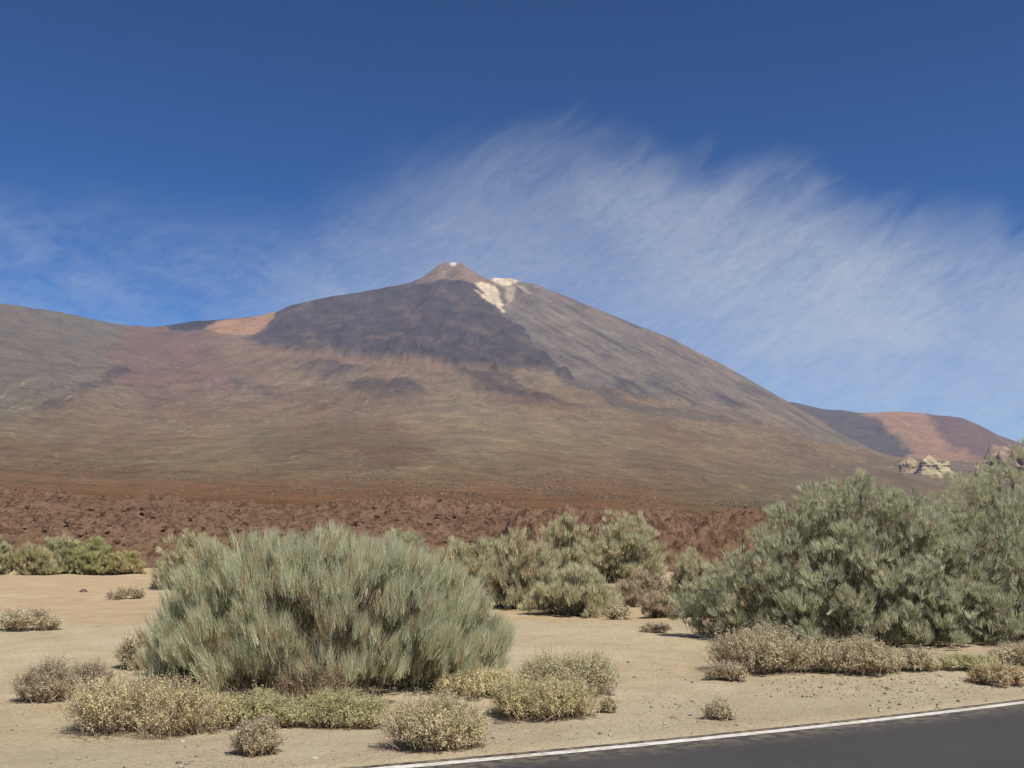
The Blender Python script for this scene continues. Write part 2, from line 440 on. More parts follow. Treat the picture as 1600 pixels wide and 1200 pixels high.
def C(r, g, b): return np.array([r, g, b], float)
def lay(cc, c, m): return cc * (1 - m[..., None]) + c * m[..., None]
brown, olive = C(0.205, 0.146, 0.098), C(0.205, 0.178, 0.118)
cc = np.zeros(Z.shape + (3,)) + brown
cc = lay(cc, olive, 0.45 * sst(-0.1, 0.4, fbm(X / 330, YY / 800, 4, 61)))
red_brown = C(0.165, 0.100, 0.070)
cc = lay(cc, red_brown, 0.65 * sst(0.0, 0.4, fbm(X / 400 + 7, YY / 700, 4, 66)))
left_hill = zone([(-900, 380), (60, 460), (190, 505), (235, 530), (200, 580), (130, 620), (0, 660), (-900, 700)], 14)
cc = lay(cc, C(0.150, 0.133, 0.102), 0.9 * left_hill)
cc = lay(cc, C(0.175, 0.112, 0.086), 0.75 * zone([(200, 500), (300, 512), (350, 560), (370, 620), (300, 640), (230, 640), (190, 600), (170, 560)], 14))
cc = lay(cc, C(0.150, 0.095, 0.062), 0.7 * zone([(380, 690), (470, 668), (600, 662), (650, 690), (650, 730), (560, 740), (430, 735)], 12))
cc = lay(cc, C(0.25, 0.20, 0.14), 0.7 * zone([(600, 640), (760, 630), (900, 665), (880, 700), (720, 720), (650, 680)], 18))
right_cone = zone([(742, 438), (780, 425), (850, 440), (1000, 500), (1180, 590), (1380, 705), (1330, 704), (1180, 668), (1000, 625), (900, 600), (838, 548), (770, 480)], 5)
cc = lay(cc, C(0.150, 0.140, 0.125), right_cone)
strk = sst(0.1, 0.75, gul2 * 0.6 + gul * 0.6)
cc = lay(cc, C(0.20, 0.165, 0.130), right_cone * strk * 0.7)
cc = lay(cc, C(0.080, 0.072, 0.070), right_cone * sst(0.15, 0.5, fbm(phi * 12, rr / 500, 4, 87)) * 0.85)
cc = lay(cc, C(0.215, 0.130, 0.085), right_cone * sst(0.965, 0.995, Q) * 0.3 * sst(-.2, .3, fbm(U / 40, Vv / 40, 3, 77)))
lw = sst(-0.1, 0.45, fbm(X / 140, YY / 240, 5, 88, 0.65))
cc = lay(cc, C(0.074, 0.064, 0.066), capm * (0.97 - 0.34 * lw))
cc = lay(cc, C(0.075, 0.064, 0.062), cap_b * (0.75 - 0.5 * lw)); cc = lay(cc, C(0.075, 0.058, 0.058), tongue * (0.75 - 0.45 * lw))
cc = lay(cc, C(0.058, 0.050, 0.052), zone([(250, 500), (330, 497), (400, 490), (430, 485), (345, 503), (322, 518), (270, 520)], 3))
saddle = zone([(318, 517), (352, 503), (400, 496), (436, 488), (424, 503), (412, 513), (380, 526), (340, 522)], 2)
cc = lay(cc, C(0.36, 0.225, 0.135), saddle * 0.9)
cone = zone([(636, 446), (665, 428), (690, 400), (722, 400), (752, 428), (772, 440), (740, 442), (700, 438)], 2)
cc = lay(cc, C(0.240, 0.180, 0.138), cone * 0.95)
cc = lay(cc, C(0.135, 0.115, 0.10), zone([(688, 420), (715, 418), (722, 428), (706, 438), (690, 430)], 4) * 0.7)
U0, V0 = U + 3 * fbm(U / 12, Vv / 8, 3, 201), Vv + 2.5 * fbm(U / 12, Vv / 8, 3, 221)
pale = np.maximum.reduce([poly_mask(U0, V0, [(741, 444), (752, 441), (768, 444), (776, 452), (782, 468), (786, 480), (778, 480), (764, 468), (752, 456)], 1.5),
    poly_mask(U0, V0, [(740, 455), (746, 456), (772, 474), (790, 489), (784, 490), (760, 474)], 1.0) * 0.9,
    poly_mask(U0, V0, [(766, 437), (775, 430), (800, 431), (815, 440), (800, 444), (786, 449)], 1.5),
    poly_mask(U0, V0, [(790, 449), (806, 445), (804, 466), (794, 478), (790, 462)], 3) * 0.5, poly_mask(U0, V0, [(806, 446), (816, 448), (832, 460), (824, 459)], 1.5) * 0.6])
cc = lay(cc, C(0.68, 0.59, 0.45), pale * (0.88 + 0.4 * fbm(U / 7, Vv / 7, 3, 244)).clip(0, 1))
snow = poly_mask(U, Vv, [(703, 408), (714, 408), (713, 414), (704, 414)], 1.5)
cc = lay(cc, C(0.8, 0.78, 0.75), snow)
redm = sst(728, 775, Vv + 8 * fbm(X / 60, YY / 90, 3, 301)) * sst(1250, 900, U)
cc = lay(cc, C(0.200, 0.115, 0.076), redm * 0.85)
cc = lay(cc, C(0.14, 0.118, 0.10), 0.45 * sst(900, 1250, U) * sst(705, 740, Vv))
# old flows and dry stream beds run down and outwards from the foot of the cone
ua = np.sqrt((U - 660) ** 2 + 90 ** 2) - 90
wf = Vv - (0.20 + 0.06 * fbm(U / 200, Vv / 90, 2, 351)) * ua
apron = sst(545, 610, Vv) * (1 - capm) * (1 - cap_b) * (1 - right_cone) * (1 - redm * 0.7)
fl = fbm(U / 75, wf / 9, 5, 352, 0.6)
cc = cc * (1 + apron[..., None] * (0.42 * fl[..., None]))
beds = sst(0.80, 0.95, ridged(U / 95 + 0.5 * fbm(U / 40, wf / 12, 3, 361), wf / 17, 2, 362)) * sst(-0.1, 0.35, fbm(U / 160, Vv / 50, 3, 363))
cc = lay(cc, C(0.33, 0.275, 0.185), apron * beds * 0.75)
flanks = sst(0.80, 0.96, ridged(U / 60, (Vv - 0.2 * ua) / 26, 3, 366)) * (1 - sst(620, 680, Vv)) * apron
cc = lay(cc, C(0.10, 0.075, 0.066), flanks * 0.5)
cs_, sn_ = math.cos(math.radians(31)), math.sin(math.radians(31))
rs = fbm((U * cs_ + Vv * sn_) / 70, (Vv * cs_ - U * sn_) / 6, 4, 371, 0.6)
cc = cc * (1 + right_cone[..., None] * 0.55 * rs[..., None])
cc = lay(cc, C(0.085, 0.075, 0.072), 0.7 * zone([(846, 584), (920, 606), (1000, 636), (1100, 655), (1185, 668), (1190, 674), (1100, 668), (985, 648), (880, 606)], 3))
cc = cc * (1 + (capm * 0.7)[..., None] * fbm(U / 26, Vv / 15, 5, 381, 0.65)[..., None])
chute = sst(0.86, 0.97, ridged(phi * 20 + 0.3 * fbm(X / 150, YY / 150, 3, 383), rr / 700 + .2, 2, 384)) * capm
cc = lay(cc, C(0.14, 0.125, 0.125), chute * 0.5)
cc = np.clip(cc, 0.02, 0.8)
veg = sst(560, 660, Vv) * (1 - capm) * (1 - cap_b) * (1 - 0.8 * redm) * (1 - 0.75 * right_cone)
veg = veg * (0.35 + 0.65 * sst(-0.25, 0.35, fbm(X / 180 + 3, YY / 500, 4, 321)))

m_mtn, nt, p, _ = new_mat('volcanic_slope')
V = nd(nt, 'ShaderNodeTexCoord').outputs['Object']
tint = attr_n(nt, 'tint'); vg = attr_n(nt, 'veg', 'Fac')
n1 = noise_n(nt, V, 0.010, 6, 0.7); n2 = noise_n(nt, V, 0.045, 6, 0.75); n3 = noise_n(nt, V, 0.30, 4, 0.7)
c = mixc(nt, ramp(nt, n1, [(0.3, 0.0), (0.7, 1.0)]), mixc(nt, 1.0, tint, (0.72, 0.72, 0.74), 'MULTIPLY'), mixc(nt, 1.0, tint, (1.25, 1.22, 1.2), 'MULTIPLY'))
c = mixc(nt, ramp(nt, n2, [(0.42, 0.0), (0.70, 0.8)]), c, mixc(nt, 1.0, c, (1.5, 1.45, 1.35), 'MULTIPLY'))
c = mixc(nt, ramp(nt, n2, [(0.30, 0.7), (0.46, 0.0)]), c, mixc(nt, 1.0, c, (0.55, 0.55, 0.56), 'MULTIPLY'))
spk = math_n(nt, 'MULTIPLY', ramp(nt, n3, [(0.53, 0.0), (0.64, 0.85)]), vg)
c = mixc(nt, spk, c, (0.27, 0.235, 0.135))
gras = math_n(nt, 'MULTIPLY', ramp(nt, noise_n(nt, V, 0.03, 6, 0.8, 0.6), [(0.53, 0.0), (0.63, 0.8)]), vg)
c = mixc(nt, gras, c, (0.33, 0.27, 0.17))
dark = math_n(nt, 'MULTIPLY', ramp(nt, noise_n(nt, V, 0.035, 5, 0.8), [(0.53, 0.0), (0.64, 0.8)]), vg)
c = mixc(nt, dark, c, (0.10, 0.090, 0.062))
tuft = math_n(nt, 'MULTIPLY', ramp(nt, noise_n(nt, V, 0.10, 4, 0.8), [(0.52, 0.0), (0.62, 0.7)]), vg)
c = mixc(nt, tuft, c, (0.125, 0.118, 0.078))
nt.links.new(c, p.inputs['Base Color'])
nt.links.new(bump_n(nt, n2, 0.9, 18.0, bump_n(nt, n3, 0.5, 2.5)), p.inputs['Normal'])
p.inputs['Roughness'].default_value = 1.0; p.inputs['Specular IOR Level'].default_value = 0.0
cc = cc * np.array([0.83, 0.76, 0.68])
cc = cc * (1 + sst(600, 680, Vv)[..., None] * np.array([0.03, 0.0, -0.16]))
mverts = np.stack([X, YY, Z], -1).reshape(-1, 3)
mountain = link('mountain', np_mesh('mountain', mverts, grid_faces(NR + NB, NT), m_mtn, cc.reshape(-1, 3), {'veg': veg.ravel()}, True))
tag(mountain, 'great brown and grey volcano with a pale summit cone', kind='structure')
def slope_z(x, y):              # height of the apron, for what stands on it
    x = np.asarray(x, float); y = np.asarray(y, float); t = x / y
    tf = (t - t_[0]) / (t_[1] - t_[0]); j = np.clip(tf.astype(int), 0, NT - 2); a = tf - j
    q = (y - Y0) / (crest_y(t) - Y0)
    i = np.clip(np.searchsorted(q_, q) - 1, 0, NR + NB - 2); b = (q - q_[i]) / (q_[i + 1] - q_[i])
    return (Z[i, j] * (1 - a) + Z[i, j + 1] * a) * (1 - b) + (Z[i + 1, j] * (1 - a) + Z[i + 1, j + 1] * a) * b

# far red hill to the right, behind the flank
HILL_PX = [(1040, 735), (1120, 690), (1200, 626), (1240, 629), (1262, 634), (1290, 640), (1318, 641), (1340, 645), (1370, 645), (1402, 643), (1440, 645), (1462, 649), (1480, 650),
           (1502, 653), (1530, 664), (1560, 680), (1600, 694), (1700, 715), (1850, 740)]
_hk = np.array([(float(side_of(x, y)), float(slope_of(y))) for x, y in HILL_PX])
ht = np.linspace(_hk[0, 0], _hk[-1, 0], 320); hq = np.concatenate([np.linspace(0, 1, 90), [1.03, 1.07, 1.12]])
HQ, HT = np.meshgrid(hq, ht, indexing='ij')
hs_top = np.interp(HT, _hk[:, 0], _hk[:, 1]); hy = 5000 + 1500 * HQ
hs = slope_of(745) + (hs_top - slope_of(745)) * np.minimum(HQ, 1) ** 0.9
hx = HT * hy; hz = CAM_H + hy * hs - np.maximum(HQ - 1, 0) * 6500 * 0.5
hu, hv = column_of(HT, hs), row_of(hs)
hf = 1 - 0.9 * sst(0.8, 1, HQ)
hz = hz + hf * (30 * fbm(hx / 500, hy / 500, 4, 401) + 14 * ridged(hx / 160, hy / 300, 4, 411))
hU = hu + 16 * fbm(hu / 25, hv / 25, 5, 421, 0.6); hV = hv + 9 * fbm(hu / 25, hv / 25, 5, 431, 0.6)
hc = np.zeros(hz.shape + (3,)) + C(0.235, 0.150, 0.098)
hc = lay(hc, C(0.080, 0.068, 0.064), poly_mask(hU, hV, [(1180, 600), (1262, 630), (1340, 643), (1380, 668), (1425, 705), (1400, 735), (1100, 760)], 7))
hc = lay(hc, C(0.125, 0.080, 0.065), poly_mask(hU, hV, [(1446, 635), (1500, 640), (1600, 685), (1800, 735), (1560, 735), (1490, 700), (1460, 672)], 8))
hc = lay(hc, C(0.29, 0.17, 0.105), poly_mask(hU, hV, [(1345, 638), (1440, 638), (1435, 652), (1360, 652)], 4) * 0.7)
hc = hc * np.array([1.06, 0.97, 0.80])
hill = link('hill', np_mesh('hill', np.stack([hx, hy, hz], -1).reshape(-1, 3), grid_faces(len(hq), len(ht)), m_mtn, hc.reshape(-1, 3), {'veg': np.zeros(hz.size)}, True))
tag(hill, 'low rust red hill beyond the far foot of the volcano', kind='structure')

# ------------------------------------------------------------------ lava field
m_lava, nt, p, _ = new_mat('red_lava')
V = nd(nt, 'ShaderNodeTexCoord').outputs['Object']
n1 = noise_n(nt, V, 0.05, 4, 0.6); n2 = noise_n(nt, V, 0.6, 5, 0.7); n3 = noise_n(nt, V, 3.0, 4, 0.7)
c = ramp(nt, n1, [(0.3, (0.155, 0.094, 0.058)), (0.5, (0.190, 0.118, 0.074)), (0.7, (0.225, 0.145, 0.090))])
c = mixc(nt, ramp(nt, n2, [(0.40, 0.9), (0.52, 0.0)]), c, (0.088, 0.050, 0.034))  # darker clefts: shade between the lumps is put into the colour
c = mixc(nt, ramp(nt, n2, [(0.58, 0.0), (0.75, 0.7)]), c, (0.25, 0.165, 0.10))
nt.links.new(c, p.inputs['Base Color'])
nt.links.new(bump_n(nt, n2, 0.9, 1.0, bump_n(nt, n3, 0.8, 0.4)), p.inputs['Normal'])
p.inputs['Roughness'].default_value = 1.0; p.inputs['Specular IOR Level'].default_value = 0.0
LT, LR = 740, 165
lt = np.linspace(-0.74, 0.74, LT); ly = np.geomspace(62, 345, LR)
LY, LTT = np.meshgrid(ly, lt, indexing='ij'); LX = LTT * LY
s_top = np.interp(LTT, _s0[:, 0], _s0[:, 1])
front = 106 - 32 * sst(-0.06, 0.06, LTT) + 9 * fbm(LX / 30, LX * 0 + 2, 3, 501)
k = sst(0, 1, (LY - front) / (225 - front))
lz = 0.3 + (CAM_H + 225 * (s_top - 0.0045)) * (0.25 * sst(0, 14, LY - front) + 0.75 * k) + np.maximum(LY - 225, 0) * 0.035
lmp = sst(0, 10, LY - front) * (1 - 0.9 * sst(285, 340, LY)) * (0.55 + 0.75 * sst(-.25, .3, fbm(LX / 45, LY / 45, 3, 551)))
blk = np.round((ridged(LX / 6, LY / 9, 2, 531) * 0.5 + 0.5) * 2.5 + 0.3 * fbm(LX / 2, LY / 2, 2, 533)) / 2.5 * sst(-0.2, 0.3, fbm(LX / 30, LY / 60, 3, 536))
lz = lz + lmp * (3.0 * fbm(LX / 30, LY / 30, 4, 511) + 2.1 * ridged(LX / 7, LY / 8, 5, 521, 0.72) + 0.4 * blk + 0.75 * fbm(LX / 1.8, LY / 1.8, 3, 541, 0.6))
lz = lz - (1 - sst(-6, 3, LY - front)) * 1.2 - sst(300, 345, LY) * 9
lava = link('lava_field', np_mesh('lava_field', np.stack([LX, LY, lz], -1).reshape(-1, 3), grid_faces(LR, LT), m_lava, None, None, False))
tag(lava, 'rough red brown lava flow behind the bushes', kind='structure')

# ------------------------------------------------------------------ rock outcrops
def rock_mesh(name, sx, sy, sz, seed, mat, n=56, m=26, jag=0.35, spires=6, spike=0.22):
    th = np.linspace(0, 2 * math.pi, n, endpoint=False); ph = np.linspace(0, 1, m)
    P, H = np.meshgrid(ph, th, indexing='ij')
    r0 = np.cos(P * math.pi / 2) ** 0.55
    x, y = np.cos(H) * r0, np.sin(H) * r0
    z = np.sin(P * math.pi / 2)
    a = 1 + jag * fbm(x * 2.2 + seed, y * 2.2 + z * 1.7, 4, seed)
    b = ridged(x * spires * 0.5 + seed * 1.3, y * spires * 0.5, 3, seed + 5)
    z = z * (0.62 + 0.38 * fbm(x * 1.6 + 4, y * 1.6 + seed, 2, seed + 9) + spike * b * P)
    z = np.maximum(z, -0.05) - 0.10 * (P < 0.02)
    a = a * (1 + 0.10 * np.round(np.sin(z * 9 + seed)))
    v = np.stack([x * a * sx, y * a * sy, z * sz], -1).reshape(-1, 3)
    return np_mesh(name, v, grid_faces(m, n, True), mat)
def rock_mat(name, c1, c2, sc):
    m, nt, p, _ = new_mat(name)
    V = nd(nt, 'ShaderNodeTexCoord').outputs['Object']
    n1 = noise_n(nt, V, sc, 5, 0.7); n2 = noise_n(nt, V, sc * 5, 4, 0.7)
    c = mixc(nt, ramp(nt, n1, [(0.35, 0.0), (0.65, 1.0)]), c1, c2)
    c = mixc(nt, ramp(nt, n2, [(0.32, 0.6), (0.46, 0.0)]), c, (c1[0] * 0.45, c1[1] * 0.42, c1[2] * 0.42))
    nt.links.new(c, p.inputs['Base Color']); nt.links.new(bump_n(nt, n2, 0.8, 0.5 / sc * 0.2), p.inputs['Normal'])
    p.inputs['Roughness'].default_value = 1.0; p.inputs['Specular IOR Level'].default_value = 0.0
    return m
m_pale_rock = rock_mat('pale_yellow_rock', (0.32, 0.25, 0.135), (0.41, 0.335, 0.195), 0.05)
m_tan_rock = rock_mat('orange_tan_rock', (0.29, 0.205, 0.115), (0.35, 0.265, 0.16), 0.06)
m_red_rock = rock_mat('red_grey_rock', (0.215, 0.145, 0.115), (0.30, 0.215, 0.17), 0.08)
def outcrop(px0, px1, py_top, py_base, Y, mat, seed, label, depth=0.7, **kw):
    s = float(slope_of(py_base)); z0 = CAM_H + Y * s
    x0, x1 = float(side_of(px0, py_base)) * Y, float(side_of(px1, py_base)) * Y
    h = CAM_H + Y * float(slope_of(py_top)) - z0
    w = (x1 - x0) / 2
    zs = float(slope_z(np.array([(x0 + x1) / 2]), np.array([Y]))[0])
    o = link('rock_outcrop', rock_mesh('rock_outcrop', w, w * depth, (h + max(0, z0 - zs)) * 1.0, seed, mat, **kw))
    o.location = ((x0 + x1) / 2, Y, min(z0, zs) - 1)
    return tag(o, label, 'rock', 'rock outcrops below the red hill')
outcrop(1404, 1434, 710, 721, 3000, m_tan_rock, 3, 'small orange tan rock outcrop beside the pale yellow one')
outcrop(1430, 1487, 709, 725, 2950, m_pale_rock, 14, 'pale yellow jagged rock outcrop below the rust red hill', spike=0.10, n=80, m=34)
outcrop(1522, 1556, 700, 732, 1500, m_red_rock, 21, 'small reddish jagged rock beside the tall outcrop at the frame edge', jag=0.3, spike=0.06)
outcrop(1536, 1690, 664, 742, 1350, m_red_rock, 33, 'tall red grey rock outcrop rising above the bushes, highest of the rocks', jag=0.4, spires=7, spike=0.14, n=90, m=40)

# ------------------------------------------------------------------ plants
def unit(v): return v / np.maximum(np.linalg.norm(v, axis=-1, keepdims=True), 1e-9)
def plant_mat(name, transl=0.48, rough=0.75):
    m, nt, p, out = new_mat(name)
    tint = attr_n(nt, 'tint')
    V = nd(nt, 'ShaderNodeTexCoord').outputs['Object']
    c = mixc(nt, ramp(nt, noise_n(nt, V, 5.0, 3, 0.6), [(0.3, 0.0), (0.7, 1.0)]), mixc(nt, 1.0, tint, (0.82, 0.83, 0.84), 'MULTIPLY'), mixc(nt, 1.0, tint, (1.15, 1.14, 1.12), 'MULTIPLY'))
    nt.links.new(c, p.inputs['Base Color']); p.inputs['Roughness'].default_value = rough
    t = nd(nt, 'ShaderNodeBsdfTranslucent'); nt.links.new(c, t.inputs['Color'])
    mx = nd(nt, 'ShaderNodeMixShader'); mx.inputs[0].default_value = transl
    nt.links.new(p.outputs[0], mx.inputs[1]); nt.links.new(t.outputs[0], mx.inputs[2]); nt.links.new(mx.outputs[0], out.inputs['Surface'])
    return m
m_broom, m_leaf, m_dry = plant_mat('broom_rods'), plant_mat('shrub_leaf'), plant_mat('dry_stalk', 0.15)
m_wood, nt, p, _ = new_mat('grey_wood')
V = nd(nt, 'ShaderNodeTexCoord').outputs['Object']
nt.links.new(ramp(nt, noise_n(nt, V, 9, 4, 0.7), [(0.3, (0.07, 0.052, 0.038)), (0.7, (0.19, 0.15, 0.115))]), p.inputs['Base Color'])

def blade_mesh(name, base, dirs, length, width, bend, colors, mat, rng, face=None, simple=False):
    """thin tapered rods: five points, one quad and one tip each, kept as triangles"""
    n = len(base); d = unit(dirs); length = length[:, None]; width = width[:, None]
    side = unit(np.cross(d, unit(rng.normal(size=(n, 3))) * 0.75 + (0 if face is None else face)))
    if simple:                  # short straight rods: one slim triangle each
        v = np.stack([base - side * width * .65, base + side * width * .65, base + d * length], 1).reshape(-1, 3)
        return np_mesh(name, v, np.arange(n * 3).reshape(-1, 3), mat, np.repeat(colors, 3, 0))
    bv = bend[:, None] * unit(rng.normal(size=(n, 3)) * (1, 1, 0.3))
    mid = base + d * length * 0.55 + bv * length * 0.25
    tip = base + d * length + bv * length * 0.7
    v = np.stack([base - side * width * .5, base + side * width * .5, mid - side * width * .45, mid + side * width * .45, tip], 1).reshape(-1, 3)
    i = (np.arange(n) * 5)[:, None]
    f = np.concatenate([i + [0, 1, 3], i + [0, 3, 2], i + [2, 3, 4]], 0)
    return np_mesh(name, v, f, mat, np.repeat(colors, 5, 0))
def leaf_mesh(name, pos, nrm, size, colors, mat, rng):
    n = len(pos); nn = unit(nrm)
    a = unit(np.cross(nn, unit(rng.normal(size=(n, 3))))); b = np.cross(nn, a)
    sl = size[:, None]
    v = np.stack([pos - a * sl, pos + b * sl * .42, pos + a * sl + nn * sl * .2, pos - b * sl * .42], 1).reshape(-1, 3)
    i = (np.arange(n) * 4)[:, None]
    return np_mesh(name, v, i + np.array([[0, 1, 2, 3]]), mat, np.repeat(colors, 4, 0))
def tube_mesh(name, paths, mat, sides=5):
    vs, fs, off = [], [], 0
    for pts, r0, r1 in paths:
        pts = np.array(pts, float); m = len(pts)
        rr = np.linspace(r0, r1, m)
        tg = unit(np.gradient(pts, axis=0)); up = np.array([0.31, 0.17, 0.93])
        a = unit(np.cross(tg, up)); b = np.cross(tg, a)
        an = np.linspace(0, 2 * math.pi, sides, endpoint=False)
        ring = pts[:, None] + rr[:, None, None] * (np.cos(an)[None, :, None] * a[:, None] + np.sin(an)[None, :, None] * b[:, None])
        vs.append(ring.reshape(-1, 3)); fs.append(grid_faces(m, sides, True) + off); off += m * sides
    return np_mesh(name, np.concatenate(vs), np.concatenate(fs), mat)

def dome_lobes(rng, w, d, h, n, lr, flat=0.0):
    """overlapping lobes whose union is an uneven dome w wide, d deep, h high; local origin at ground centre"""
    L = []
    for k in range(n):
        a = 2.39996 * k + rng.uniform(-.35, .35); u = (k + 0.5) / n
        el_ = math.asin(min(1, u ** 1.1)) if n > 1 else 1.2
        r = lr * rng.uniform(0.72, 1.28)
        ca, se = math.cos(el_) ** 0.75, math.sin(el_)
        jit = rng.uniform(0.86, 1.08)
        L.append((math.cos(a) * ca * max(w / 2 - r, .05) * jit, math.sin(a) * ca * max(d / 2 - r, .05) * jit, max(r * 0.55, se * (h - r) * jit + flat), r * rng.uniform(0.9, 1.25), r * rng.uniform(0.9, 1.25), r * rng.uniform(0.85, 1.1)))
    return L
def clumps(rng, L, n, k, low=-0.55):
    """break each lobe into smaller rounded clumps over its surface"""
    out = []
    for x, y, z, rx, ry, rz in L:
        out.append((x, y, z, rx * 0.72, ry * 0.72, rz * 0.72))
        for j in range(n):
            d = rng.normal(size=3); d /= np.linalg.norm(d)
            if d[2] < low: d[2] = -d[2]
            f = rng.uniform(0.62, 0.86); r = k * rng.uniform(0.7, 1.3)
            zz = z + d[2] * rz * f
            if zz > 0.08: out.append((x + d[0] * rx * f, y + d[1] * ry * f, zz, rx * r, ry * r, rz * r))
    return out
def sample_lobes(rng, lobes, n, inner=0.5, low=-0.35):
    L = np.array(lobes); ar = (L[:, 3] * L[:, 4] + L[:, 4] * L[:, 5]) ; pr = ar / ar.sum()
    k = rng.choice(len(L), n, p=pr); dirs = unit(rng.normal(size=(n, 3)))
    dirs[:, 2] = np.where(dirs[:, 2] < low, -dirs[:, 2], dirs[:, 2])
    fac = inner + (1 - inner) * rng.random(n) ** 0.45
    deep = rng.random(n) < 0.16; fac = np.where(deep, rng.random(n) * inner, fac)
    pos = L[k, :3] + dirs * L[k, 3:] * fac[:, None]
    keep = pos[:, 2] > 0.03
    return pos[keep], dirs[keep], k[keep]

BROOM = dict(green=(0.182, 0.190, 0.122), pale=(0.268, 0.264, 0.176), dead=(0.20, 0.145, 0.088), deadf=0.08)
LIFT = 2.45                     # silver grey rods are paler than ordinary leaves
def broom(loc, w, d, h, label, seed, rods=20000, tufts=420, rod_len=0.42, rod_w=0.007, lobes=None, nlobes=22, lobe_r=0.42, upright=0.9, pal=None, lobedir=0.35, outdir=0.55, inner=0.5, voids=(), core=0.22, core_tint=(0.20, 0.175, 0.115), spread=0.30, rz=0.0, name='broom_bush', group='grey green broom bushes', fuzz=0.12):
    rng = np.random.default_rng(seed); pal = {**BROOM, **(pal or {})}
    root = empty(name, loc, rz); tag(root, label, 'bush', group)
    L = lobes or dome_lobes(rng, w, d, h - rod_len * 0.45, nlobes, lobe_r)
    cp, cn, ck = sample_lobes(rng, L, tufts, inner)
    for vx, vy, vz, vr in voids:                    # hollows where the bare inside shows
        kp = np.linalg.norm((cp - (vx, vy, vz)) * (1, 0.6, 1), axis=1) > vr * rng.uniform(0.75, 1.25, len(cp))
        cp, cn, ck = cp[kp], cn[kp], ck[kp]
    cc_ = np.array(L)[:, :3].mean(0) * (1, 1, 0.3)
    out_d = unit(cp - cc_)
    td = unit(cn * lobedir + out_d * outdir + np.array([0, 0, upright]) + rng.normal(size=cp.shape) * 0.10)
    nt_ = len(cp); per = max(4, rods // nt_)
    tuft_r = math.sqrt(6.0 * w * h / tufts) * 0.30
    ti = np.repeat(np.arange(nt_), per); n = len(ti)
    offs = rng.normal(size=(n, 3)) * tuft_r * (1, 1, 0.6)
    dirs = td[ti] + rng.normal(size=(n, 3)) * spread * 0.6 + unit(offs) * spread * 0.55
    ln = rod_len * rng.uniform(0.55, 1.15, n) * (rng.uniform(0.8, 1.2, nt_))[ti]
    base = cp[ti] + offs * 0.7 - unit(dirs) * (ln * 0.55)[:, None]
    base[:, 2] = np.maximum(base[:, 2], 0.01)
    lk = rng.random(len(L)); tk = rng.random(nt_)
    mixv = np.clip(0.35 * lk[ck][ti] + 0.35 * tk[ti] + 0.35 * rng.random(n), 0, 1)[:, None]
    colr = np.array(pal['green']) * (1 - mixv) + np.array(pal['pale']) * mixv
    deadt = (rng.random(nt_) < pal['deadf'])[ti] & (rng.random(n) < 0.75) | (rng.random(n) < 0.05)
    colr = np.where(deadt[:, None], np.array(pal['dead']) * rng.uniform(0.6, 1.3, (n, 1)), colr * rng.uniform(0.8, 1.2, (n, 1)))
    colr = colr * LIFT
    # bare woody rods filling the inside; core_tint also carries how dark its shade reads
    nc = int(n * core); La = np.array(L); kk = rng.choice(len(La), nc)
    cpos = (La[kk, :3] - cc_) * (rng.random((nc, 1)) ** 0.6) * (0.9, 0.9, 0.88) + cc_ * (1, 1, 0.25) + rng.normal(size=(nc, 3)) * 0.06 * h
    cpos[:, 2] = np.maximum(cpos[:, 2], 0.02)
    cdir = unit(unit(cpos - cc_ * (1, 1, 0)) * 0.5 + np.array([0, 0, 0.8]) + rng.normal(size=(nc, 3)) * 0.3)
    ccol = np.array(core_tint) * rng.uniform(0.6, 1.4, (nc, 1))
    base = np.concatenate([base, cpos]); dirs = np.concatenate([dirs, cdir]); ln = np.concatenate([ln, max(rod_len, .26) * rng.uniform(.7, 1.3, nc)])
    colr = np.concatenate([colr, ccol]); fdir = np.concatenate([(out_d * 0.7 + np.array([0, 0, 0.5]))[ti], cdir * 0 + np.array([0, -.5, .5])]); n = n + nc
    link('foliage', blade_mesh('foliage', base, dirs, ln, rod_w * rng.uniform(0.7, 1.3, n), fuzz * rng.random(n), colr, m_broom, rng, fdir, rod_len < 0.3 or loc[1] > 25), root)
    paths = []
    pick = rng.choice(nt_, min(nt_, 46), replace=False)
    for j in pick:
        e = cp[j] * 0.93; s0 = np.array([e[0] * 0.12 + rng.normal() * .06, e[1] * 0.12 + rng.normal() * .06, -0.05])
        m1 = s0 * 0.6 + e * 0.4 + np.array([e[0] * .12, e[1] * .12, -0.08 * h]) + rng.normal(size=3) * 0.05 * h
        paths.append(([s0, (s0 + m1) / 2 + rng.normal(size=3) * 0.02 * h, m1, (m1 + e) / 2 + rng.normal(size=3) * 0.03 * h, e], 0.018 * h, 0.004 * h))
    link('branches', tube_mesh('branches', paths, m_wood), root)
    return root

